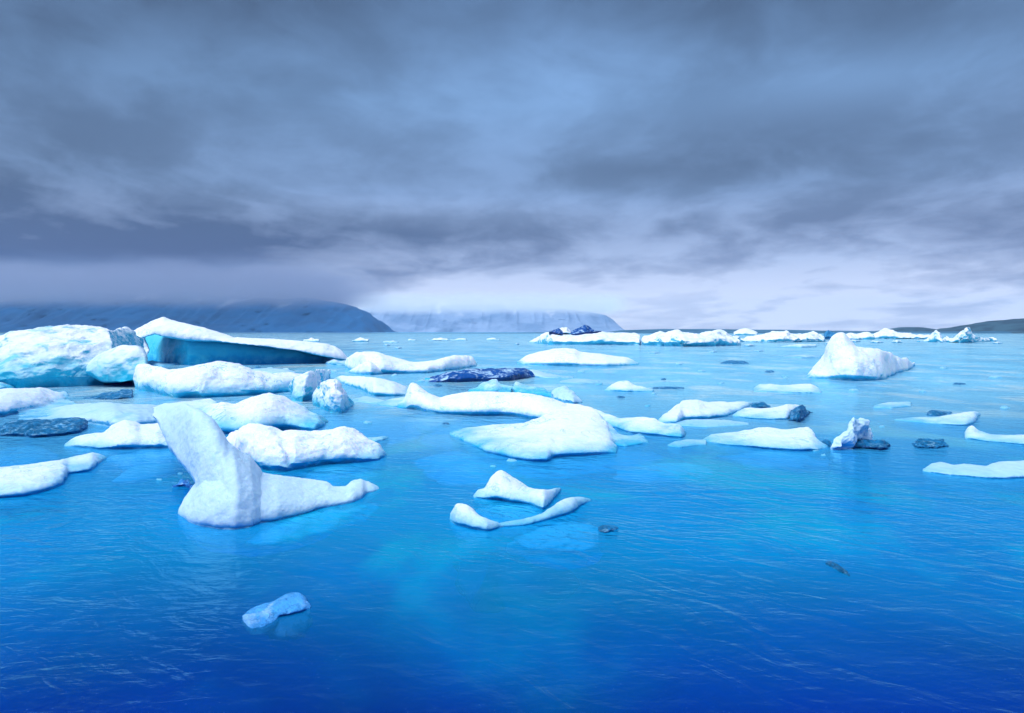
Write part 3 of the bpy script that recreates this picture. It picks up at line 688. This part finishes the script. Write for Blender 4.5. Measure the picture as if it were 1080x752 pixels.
ice('ice_chunk', 'thin dark shard floating right of the two peaked floe', 'floating ice', [
    ([(688,408.5),(705,407.6),(722,408.6)], [(688,410),(705,410.3),(722,410)], dict(e=0.5))], 'dark', G_MID, seed=57)

# --- pyramid berg on the right
N_ = ice('iceberg', 'tall white pyramid iceberg standing alone at right', 'iceberg', [
    ([(849,397),(857,388),(864,381),(869,375),(874,364),(878,355),(884,351.5),(891,351),(897,358),(905,365),(915,367),(926,368),(938,373),(950,377),(958,379.5),(965,383)],
     [(849,398.5),(870,400),(902,402),(920,401.5),(932,400.5),(940,396),(955,392),(965,387)], dict(T=2.6, e=0.5, a=2.0, b=0.75, keel=0.8)),
    ([(855,392),(872,386),(880,378),(890,374),(905,376),(925,383),(935,392)], [(855,399),(880,401),(902,402.3),(925,401.5),(935,399)], dict(T=1.2, e=0.6, b=0.6))],
    'white', G_MID, seed=58, amp=0.55)

# --- far line of icebergs
X_ = ice('iceberg', 'long far white and cyan iceberg carrying dark blue blocks on top', 'iceberg', [
    ([(558,360.5),(566,356),(573,352),(580,349.5),(586,351),(600,352.5),(620,351.5),(634,349),(650,351),(675,352.5)],
     [(558,361.5),(570,362.8),(582,363.8),(620,364),(675,364)], dict(T=12, e=0.5, a=2.4, b=0.45, keel=1.5))], 'snow_far', G_FAR, seed=60, amp=1.2, crag=0.4)
part('dark_ice_block', X_, [([(578,350.5),(582,346.5),(590,345.5),(594,351)], [(578,352),(594,353)], dict(dep=[(578,160),(594,160)], T=3))], 'black', seed=61, crag=0.8, amp=1.2)
part('white_ice_block', X_, [([(589,350),(592,344.8),(598,345),(604,350)], [(589,352),(604,352.5)], dict(dep=[(589,163),(604,163)], T=3))], 'snow_far', seed=62, crag=0.5, amp=1.2)
part('dark_ice_block', X_, [([(602,351),(608,346.5),(613,343),(617,341.3),(622,344),(630,348),(636,350.5)], [(602,353),(620,353),(636,352)], dict(dep=[(602,162),(636,162)], T=4))], 'black', seed=63, crag=0.8, amp=1.2)
ice('iceberg', 'far white iceberg with two notched humps right of dark blocked berg', 'iceberg', [
    ([(671,360),(678,353),(691,349),(704,350),(709,347.5),(714,346.7),(718,350),(731,351.5),(740,350),(749,348),(758,347),(767,350),(781,354.5)],
     [(671,363.8),(700,365.2),(718,365.8),(750,365.5),(781,364.5)], dict(T=10, e=0.5, a=2.2, b=0.55, keel=1.5))], 'snow_far', G_FAR, seed=64, amp=1.6, crag=0.8)
ice('iceberg', 'low far iceberg right of the notched humps, rough topped', 'iceberg', [
    ([(779,357),(788,355),(796,353.5),(808,351),(819,349.3),(826,348.5),(831,347),(838,351),(846,352.5),(852,349.5),(859,348.5),(865,351),(871,354)],
     [(779,360.5),(820,361.3),(871,360.5)], dict(T=14, e=0.5, b=0.5))], 'snow_far', G_FAR, seed=65, amp=1.6, crag=1.0)
ice('iceberg', 'tiny rounded far iceberg with pale cap on the horizon before far shore', 'iceberg', [
    ([(774,350.5),(779,348),(786,346.5),(793,348),(799,350.5)], [(774,353.5),(799,353.5)], dict(T=20, e=0.5))], 'snow_far', G_FAR, seed=66, amp=1.2)
ice('iceberg', 'small dark notched far iceberg directly behind the pyramid iceberg', 'iceberg', [
    ([(868,352),(873,346.5),(877,349),(882,352)], [(868,358),(882,358)], dict(T=8, e=0.5))], 'dark', G_FAR, seed=67, amp=1.4, crag=1)
ice('iceberg', 'low rough far iceberg just right of the pyramid iceberg peak', 'iceberg', [
    ([(889,353),(897,350.5),(906,351.5),(914,349.5),(922,353)], [(889,358),(922,358)], dict(T=10, e=0.5))], 'snow_far', G_FAR, seed=68, amp=1.6, crag=1)
ice('iceberg', 'far white iceberg with central hump under the small low hill', 'iceberg', [
    ([(918,353),(926,348.5),(935,346),(941,348),(950,350.5),(965,352),(984,353.5)], [(918,357.5),(984,357.5)], dict(T=14, e=0.5))], 'snow_far', G_FAR, seed=69, amp=1.6, crag=1)
ice('iceberg', 'far narrow white ice peak left of the leaning ragged iceberg', 'iceberg', [
    ([(966,359),(976,357),(983,351),(988,346),(991,351),(996,359)], [(966,360.5),(996,361.3)], dict(T=4, e=0.6, b=0.8))], 'snow_far', G_FAR, seed=70, amp=1.0, crag=0.8)
ice('iceberg', 'far ragged iceberg leaning up to the right before right hill', 'iceberg', [
    ([(994,358),(1003,354.5),(1010,351),(1015,346),(1020,342),(1024,344),(1028,352),(1038,355),(1048,357)], [(994,361),(1020,361.8),(1048,360)], dict(T=5, e=0.6, b=0.7))], 'snow_far', G_FAR, seed=71, amp=1.6, crag=1.2)
ice('ice_floe', 'far thin flat floe left of the pyramid iceberg, nearer of two', 'ice floe', [
    ([(826,375.5),(845,374),(866,374.5)], [(826,377),(845,377.8),(866,377)], dict(e=0.4))], 'snow_far', G_FAR, seed=72)
ice('ice_floe', 'far thin flat floe below rough topped berg, farther of two', 'ice floe', [
    ([(822,365),(840,363),(861,363.3)], [(822,366),(845,366.6),(861,366)], dict(e=0.4))], 'snow_far', G_FAR, seed=73)
far = [
 ((371,358.5),(380,356),(389,357),(371,360.3),(389,360.3), 'snow_far', 'tiny far ice lump just right of the long wedge iceberg tip'),
 ((320,357.5),(330,355.6),(337,357.5),(320,360.5),(337,360.5), 'snow_far', 'tiny far ice lump seen over the wedge iceberg cap'),
 ((404,360),(412,358.6),(420,360),(404,361.6),(420,361.6), 'snow_far', 'tiny far ice lump right of centre mound, leftmost of the open water row'),
 ((430,358),(434,356.6),(439,358),(430,359.6),(439,359.6), 'snow_far', 'smallest white speck of ice in the open water row'),
 ((450,357.6),(462,355.2),(473,357),(450,359.6),(473,359.6), 'snow_far', 'far hummocky white floe, longest in the open water row'),
 ((475,357.5),(482,356),(492,357.5),(475,359.2),(492,359.2), 'snow_far', 'flat far floe right beside the hummocky one'),
 ((513,357),(520,355.6),(527,357),(513,358.8),(527,358.8), 'snow_far', 'lone far ice lump left of the berg carrying dark blocks'),
]
def bumpy(a, b, c_, seed):
    rg = np.random.default_rng(seed); n = 7
    xs = np.linspace(a[0], c_[0], n); out = []
    for q, x_ in enumerate(xs):
        y_ = np.interp(x_, [a[0], b[0], c_[0]], [a[1], b[1], c_[1]])
        out.append((x_, y_ + (rg.uniform(-0.4, 1.6) if 0 < q < n-1 else 0)))
    return out
for k, (a, b, c_, d_, e_, mt, lb) in enumerate(far):
    ice('ice_floe', lb, 'ice floe', [(bumpy(a, b, c_, k), [d_, e_], dict(T=5, e=0.5))], mt, G_FAR, seed=80+k, amp=1.8, crag=1.0)
bits = [(655,419,9,2.0),(683,428,7,2.2),(716,384,8,1.6),(740,391,11,1.4),(775,383,30,3.2),(613,392,9,1.8),(632,405,8,2.0),(590,398,7,1.5),(700,400,6,1.4),(760,404,8,1.5),
        (900,412,12,2.0),(973,413,9,2.0),(1012,405,14,2.0),(1050,398,16,2.2),(930,450,7,1.6),(690,415,6,1.6),(812,392,10,1.8),(828,398,7,1.4),(1060,430,12,2.2),(995,388,10,1.6),
        (476,424,8,2.0),(388,446,10,2.2),(444,402,9,2.6),(416,396,7,2.0),(462,407,10,2.4),(352,392,9,2.2),(300,391,12,3.0),(285,389,8,2.5),(272,388,6,2.0),(520,492,7,2.2),(540,486,12,2.4),
        (590,412,7,1.8),(345,364,8,2.0),(352,370,7,2.0),(358,376,8,2.0),(408,364,7,1.6),(420,367,9,1.5),(545,363,6,1.5),(690,372,12,1.3),(752,371,10,1.3),(800,370,12,1.3),
        (878,362,16,2.5),(902,360,12,2.5),(925,361,14,2.5),(946,361,12,2.5),(1052,362,10,2.0),(862,356,12,3.0),(905,357.5,12,2.5),(960,356,12,2.5),(790,364.5,14,2.0),
        (168,506,7,2.0),(190,500,6,2.0),(470,447,8,2.0),(860,475,8,2.0),(868,480,6,1.6)]
LAND = [('navy blue ice slab',515,395),('bristly dark blue lump',981,468),('jagged crystalline spire',900,458),('broad cracked floe',805,463),
        ('tall pyramid iceberg',905,380),('turtle back floe',608,378),('two peaked white floe',663,408),('double humped floe',830,410),
        ('white mound with long tail',435,384),('swan necked iceberg',230,500),('white saddle iceberg',230,400),('shark fin floe',545,515),('forked floe',590,455),
        ('leaning ragged iceberg',1020,352),('notched hump iceberg',725,357),('upturned white floe',1000,441),('wedge iceberg tip',350,374),
        ('leaf shaped floe',395,408),('rough topped far iceberg',825,355)]
def place_words(px, py):
    d = sorted((math.hypot(px-a, (py-b)*2.2), n, a, b) for n, a, b in LAND)[0]
    dx, dy = px-d[2], (py-d[3])*2.2
    side = ('right of' if dx > 0 else 'left of') if abs(dx) > abs(dy) else ('in front of' if dy > 0 else 'behind')
    return side, d[1], d[0]
keyed = [place_words(b_[0], b_[1]) for b_ in bits]
def bit_label(k):
    side, nm, dist = keyed[k]
    same = sorted((q[2], i_) for i_, q in enumerate(keyed) if q[:2] == (side, nm))
    rank = [i_ for _, i_ in same].index(k)
    words_ = '' if len(same) == 1 else ('closest ', 'second closest ', 'third closest ', 'fourth closest ', 'fifth closest ', 'sixth closest ')[rank]
    colr = ('white' if k % 4 else 'dark blue') if bits[k][1] > 375 else 'white'
    return '%ssmall %s ice bit %s the %s' % (words_, colr, side, nm)
for k, (px, py, w_, h_) in enumerate(bits):
    rg = np.random.default_rng(300+k)
    top = [(px-w_/2+w_*q/5, py - (h_*rg.uniform(0.45, 1.0) if 0 < q < 5 else 0.2)) for q in range(6)]
    ice('ice_bit', bit_label(k), 'ice bit',
        [(top, [(px-w_/2, py+0.4), (px, py+0.9), (px+w_/2, py+0.4)], dict(e=0.5, T=2.5, keel=0.12))], ('floe' if k % 4 else 'dark') if py > 375 else 'snow_far', 'small bits of broken ice between the floes', seed=400+k, amp=1.4, crag=0.5 if py > 385 else 0.0, vox=max(0.012, 2160/(py-350)/720*0.7))

# --- foreground pieces
b1 = ice('ice_floe', 'white shark fin floe behind the winged floe in foreground', 'ice floe', [
    ([(500,523),(504,517),(512,515),(515,508),(518,502),(523,498),(528,496.3),(533,498),(538,501),(548,508),(558,514.5),(566,516),(578,516.8),(585,515.5),(591,515.3)],
     [(500,525),(515,527.5),(529,529),(545,531),(558,532),(568,537),(574,539),(581,531),(587,523),(591,518)], dict(e=0.6, T=0.9, a=2.2, b=0.6, keel=0.25))], 'floe', G_NEAR, seed=90, amp=0.6, vox=0.012)
slab('submerged_foot', b1, [(500,524),(520,540),(560,548),(590,534),(596,520),(550,526)], -0.03, 0.1, 'sub', 22)
b2 = ice('ice_floe', 'white winged floe with two raised ends, nearest white floe at centre', 'ice floe', [
    ([(475,543),(477,535),(480,531.5),(486,531.5),(492,533),(500,539),(507,544.5),(518,549),(530,552.5)], [(475,549),(480,554),(496,558.5),(512,561),(522,559),(530,556.5)], dict(e=0.7, T=0.5, a=2.2, b=0.6, keel=0.25)),
    ([(522,552),(535,550.5),(551,548),(563,544.5),(573,541),(582,534),(591,528),(600,525),(610,523.7),(623,526)],
     [(522,557),(540,555.5),(556,554),(570,551),(582,547.5),(595,544),(604,540.5),(613,534),(623,528)], dict(e=0.6, T=0.5, a=2.2, b=0.55, keel=0.2))], 'floe', G_NEAR, seed=91, amp=0.6, vox=0.012)
slab('dark_reflection', b2, [(478,552),(486,580),(500,600),(516,584),(560,590),(612,592),(600,566),(540,556)], -0.45, 0.2, 'subdark', 25)  # dark sheet put in for the reflection and shadow under the floe
slab('submerged_wing', b2, [(530,556),(560,568),(605,572),(640,562),(636,550),(610,542),(575,550)], -0.10, 0.12, 'sub', 23)
ice('ice_chunk', 'small dark blue clear ice lump right of the winged floe', 'floating ice', [
    ([(631,557),(636,554.5),(644,554),(651,556)], [(631,560),(638,562.5),(646,560.5),(651,557.5)], dict(e=0.5))], 'dark', G_NEAR, seed=92, vox=0.01)
b3 = ice('ice_chunk', 'small glassy blue ice lump floating alone nearest the camera', 'floating ice', [
    ([(255,651),(262,645),(269,641.5),(280,638),(289,635),(297,630.5),(304,627.5),(312,625.8),(317,626.3),(322,631),(328,639)],
     [(255,653),(262,656),(275,654),(290,651.5),(305,649),(318,646),(328,642)], dict(e=0.35, T=0.5, a=2.4, b=0.5, keel=0.15)),
    ([(257,653),(266,653),(280,652),(294,650)], [(257,655),(265,663),(279,661),(294,652)], dict(e=0.2, T=0.3, b=0.4, keel=0.1))], 'clear', G_NEAR, seed=93, vox=0.009, crag=0.3, amp=0.8)
slab('submerged_tail', b3, [(272,650),(292,660),(314,658),(331,649),(330,640),(300,640)], -0.016, 0.05, 'clear', 24)
ice('ice_chunk', 'tiny dark drifting ice fragment in open water lower right', 'floating ice', [
    ([(870,592.5),(876,591.8),(884,596),(891,601),(897,605.5)], [(870,594),(878,598.5),(888,604.5),(897,607.5)], dict(e=0.5, T=0.2, keel=0.02))], 'dark', G_NEAR, seed=94, vox=0.007, crag=1)

# --- awash pale ice seen through the water, left
o = slab('submerged_ice', None, [(118,502),(128,492),(168,485),(196,484),(190,490),(150,499)], -0.06, 0.06, 'sub', 31)
tag(o, 'pale submerged ice sheet left of the swan necked iceberg', 'submerged ice')

def awash(name, parent, outline, label, seed, cat=None, top=-0.035, deep=0.14):
    """ice lying just awash: a low uneven dome whose rim sinks out of sight, so the waterline is ragged"""
    pts = np.array([W0(px, py, 0)[:2] for px, py in outline])
    c = pts.mean(axis=0)
    P = np.array([pts[i]+(pts[(i+1) % len(pts)]-pts[i])*k/24 for i in range(len(pts)) for k in range(24)])
    for _ in range(60): P = (np.roll(P, 1, 0)+P*2+np.roll(P, -1, 0))/4
    size = np.ptp(P, axis=0).min(); n = len(P)
    rr = np.linspace(0.02, 1.25, 26)
    V = [(c[0]+(p[0]-c[0])*q, c[1]+(p[1]-c[1])*q, top-deep*q**3) for q in rr for p in P]
    V += [(c[0]+(p[0]-c[0])*q, c[1]+(p[1]-c[1])*q, -deep*2.6) for q in (1.1, 0.6, 0.02) for p in P]
    V = np.array(V); b = V.copy()
    for sc_, am in ((0.5, 0.5), (0.22, 0.3), (0.09, 0.2), (0.04, 0.1)):
        V[:, 2] += vnoise(b, size*sc_, seed)*am*0.05*(b[:, 2] > -deep*2.5)
        V[:, 0] += vnoise(b, size*sc_, seed+1)*am*size*0.16
        V[:, 1] += vnoise(b, size*sc_, seed+2)*am*size*0.16
    V[:, 2] = np.minimum(V[:, 2], -0.008)
    Rn = len(rr)+3
    Fc = [(j*n+i, j*n+(i+1) % n, (j+1)*n+(i+1) % n, (j+1)*n+i) for j in range(Rn-1) for i in range(n)]
    Fc.append(tuple(range(n))[::-1]); Fc.append(tuple((Rn-1)*n+i for i in range(n)))
    if parent is not None: V = V - np.array(parent.location)
    o = mesh_obj(name, V, Fc, M['awash'], parent)
    return tag(o, label, cat, None if parent else 'ice sheets lying awash between the floes')

for outl, lb, sd in (([(86,448),(130,440),(190,434),(240,440),(236,462),(180,466),(110,462)], 'faint turquoise ice sheet under water between gritty slab and smooth mound', 41),
                     ([(336,440),(360,432),(400,431),(436,437),(446,444),(430,452),(395,458),(355,454)], 'faint turquoise ice sheet just under water left of the forked floe lower horn', 42),
                     ([(650,489),(700,482),(745,484),(735,490),(695,495)], 'faint turquoise ice sheet just under water below the slim white sliver floe', 44),
                     ([(0,468),(40,464),(62,470),(40,478),(0,482)], 'faint turquoise ice sheet just under water behind the flat tongue floe', 45),
                     ([(440,476),(480,468),(520,480),(515,492),(470,494)], 'faint turquoise ice sheet just under water above the shark fin floe', 43)):
    awash('ice_sheet', None, outl, lb, sd, 'awash ice')
for top_, bot_, lb, sd in (
    ([(255,391),(275,388),(300,389),(312,392)], [(255,393),(285,394.5),(312,394)], 'low broken white floe behind the right shoulder of the saddle iceberg', 61),
    ([(372,421),(385,418),(400,421),(412,424)], [(372,423),(392,425.5),(412,426)], 'small pale wet floe below the leaf shaped floe', 62),
    ([(118,433),(140,429),(165,431),(182,434)], [(118,436),(150,439),(182,437)], 'pale wet strip of ice behind the knobbly mound floe', 63),
    ([(700,446),(730,442.5),(765,443),(790,446)], [(700,448),(745,450.5),(790,448)], 'thin pale wet floe between the wavy floe and broad cracked floe', 64),
    ([(590,402),(604,399.5),(620,400),(632,402)], [(590,403.5),(612,404.5),(632,403.5)], 'thin pale floe behind the round ice boulder', 65)):
    ice('ice_floe', lb, 'ice floe', [(top_, bot_, dict(e=0.3, keel=0.15))], 'wet', G_MID, seed=sd, amp=1.3, crag=0.3)
awash('awash_ledge', Q_, [(505,468),(560,474),(640,474),(685,468),(660,478),(600,486),(560,490),(525,482)], 'turquoise ledge under water under the front edge', 51)
awash('awash_ledge', Q_, [(450,438),(500,440),(566,441),(545,448),(490,450),(455,446)], 'turquoise ledge under water in the fork', 52, deep=0.06)
awash('awash_ledge', b2, [(542,553),(580,546),(612,541),(636,552),(610,563),(572,562)], 'turquoise ledge under water under the right wing', 53, top=-0.035, deep=0.10)
awash('awash_ledge', b1, [(508,530),(545,531),(577,537),(560,543),(530,541)], 'turquoise ledge under water in front', 54, top=-0.035, deep=0.10)
awash('awash_ledge', G_, [(268,552),(320,544),(370,532),(396,520),(390,528),(345,545),(290,557)], 'turquoise ledge under water under the low arm', 55, top=-0.035, deep=0.10)

# --- countless crumbs of ice on the near water
rng = np.random.default_rng(7)
V, Fc = [], []
for _ in range(800):
    yy = rng.uniform(590, 775); xx = rng.uniform(-40, 1120)
    if rng.random() > ((yy-560)/190)**1.5: continue
    p = W0(xx, yy, 0); s = rng.uniform(0.002, 0.005)
    a = rng.uniform(0, 6.28); o = len(V)
    for k in range(5):
        r = s*rng.uniform(0.6, 1.1); V.append((p[0]+r*math.cos(a+k*1.2566)*1.3, p[1]+r*math.sin(a+k*1.2566), 0.0015))
    V.append((p[0], p[1], 0.001+s*0.45))
    Fc += [(o+k, o+(k+1) % 5, o+5) for k in range(5)]
crumb = simple('ice_crumb', (0.03,0.20,0.60), 0.7, 30)
tag(mesh_obj('ice_crumbs', V, Fc, crumb, smooth=False), 'scattered tiny specks of ice on the dark near water', 'ice crumbs', None, 'stuff')

# ------------------------------------------------------------------ haze and low cloud
def vol_mat(name, col, dens, aniso=0.0):
    m, t = new_mat(name)
    v_ = t.n('ShaderNodeVolumePrincipled'); v_.inputs['Color'].default_value = (*col, 1); v_.inputs['Density'].default_value = dens
    v_.inputs['Anisotropy'].default_value = aniso
    o = t.n('ShaderNodeOutputMaterial'); t.t.links.new(v_.outputs[0], o.inputs[1]); return m
hz = box('haze', -LX-50, LX+50, LY0-50, LY1+50, -7.0, 560.0, vol_mat('haze_air', (0.45,0.70,1.0), 3.5e-5, 0.2))
tag(hz, 'thin bluish haze over the lagoon', 'haze', None, 'stuff')


def low_cloud_mat(name, col, dens, xc, xw, yc, yw, z0, z1, z2, z3, sc, amp):
    m, t = new_mat(name)
    pos = t.n('ShaderNodeNewGeometry').outputs['Position']
    pos = t.n('ShaderNodeTexCoord').outputs['Object']
    X, Y, Z = t.sep(pos)
    n = t.noise(t.vm('MULTIPLY', pos, (1, 1, 2.2)), sc, 5, 0.6, 0.3)
    zz = t.m('ADD', Z, t.m('MULTIPLY', t.m('SUBTRACT', n, 0.5), amp))
    d = t.m('MULTIPLY', t.rng(zz, z0, z1), t.rng(zz, z2, z3, 1.0, 0.0))
    ex = t.rng(t.m('ABSOLUTE', t.m('SUBTRACT', X, xc)), xw*0.75, xw, 1.0, 0.0)
    ey = t.rng(t.m('ABSOLUTE', t.m('SUBTRACT', Y, yc)), yw*0.4, yw, 1.0, 0.0)
    d = t.m('MULTIPLY', t.m('MULTIPLY', d, ex), t.m('MULTIPLY', ey, dens))
    v_ = t.n('ShaderNodeVolumePrincipled'); v_.inputs['Color'].default_value = (*col, 1); t.put(v_.inputs['Density'], d)
    o = t.n('ShaderNodeOutputMaterial'); t.t.links.new(v_.outputs[0], o.inputs[1])
    return m
# low cloud resting on the mountain tops
o = box('low_cloud', -5200, -640, 3000, 4900, 80, 470, low_cloud_mat('grey_low_cloud', (0.42,0.45,0.60), 0.0036, -3200, 2500, 3950, 950, 115, 205, 280, 400, 0.0035, 150))
tag(o, 'low grey cloud clinging to the left mountain top', 'low_cloud', None, 'stuff')
o = box('low_cloud', -1900, 1400, 6200, 8900, 140, 540, low_cloud_mat('bright_low_cloud', (1.0,1.0,1.0), 0.0026, -250, 1500, 7550, 1300, 165, 255, 300, 430, 0.0035, 150))
tag(o, 'pale low cloud resting on the flat topped far mountain', 'low_cloud', None, 'stuff')
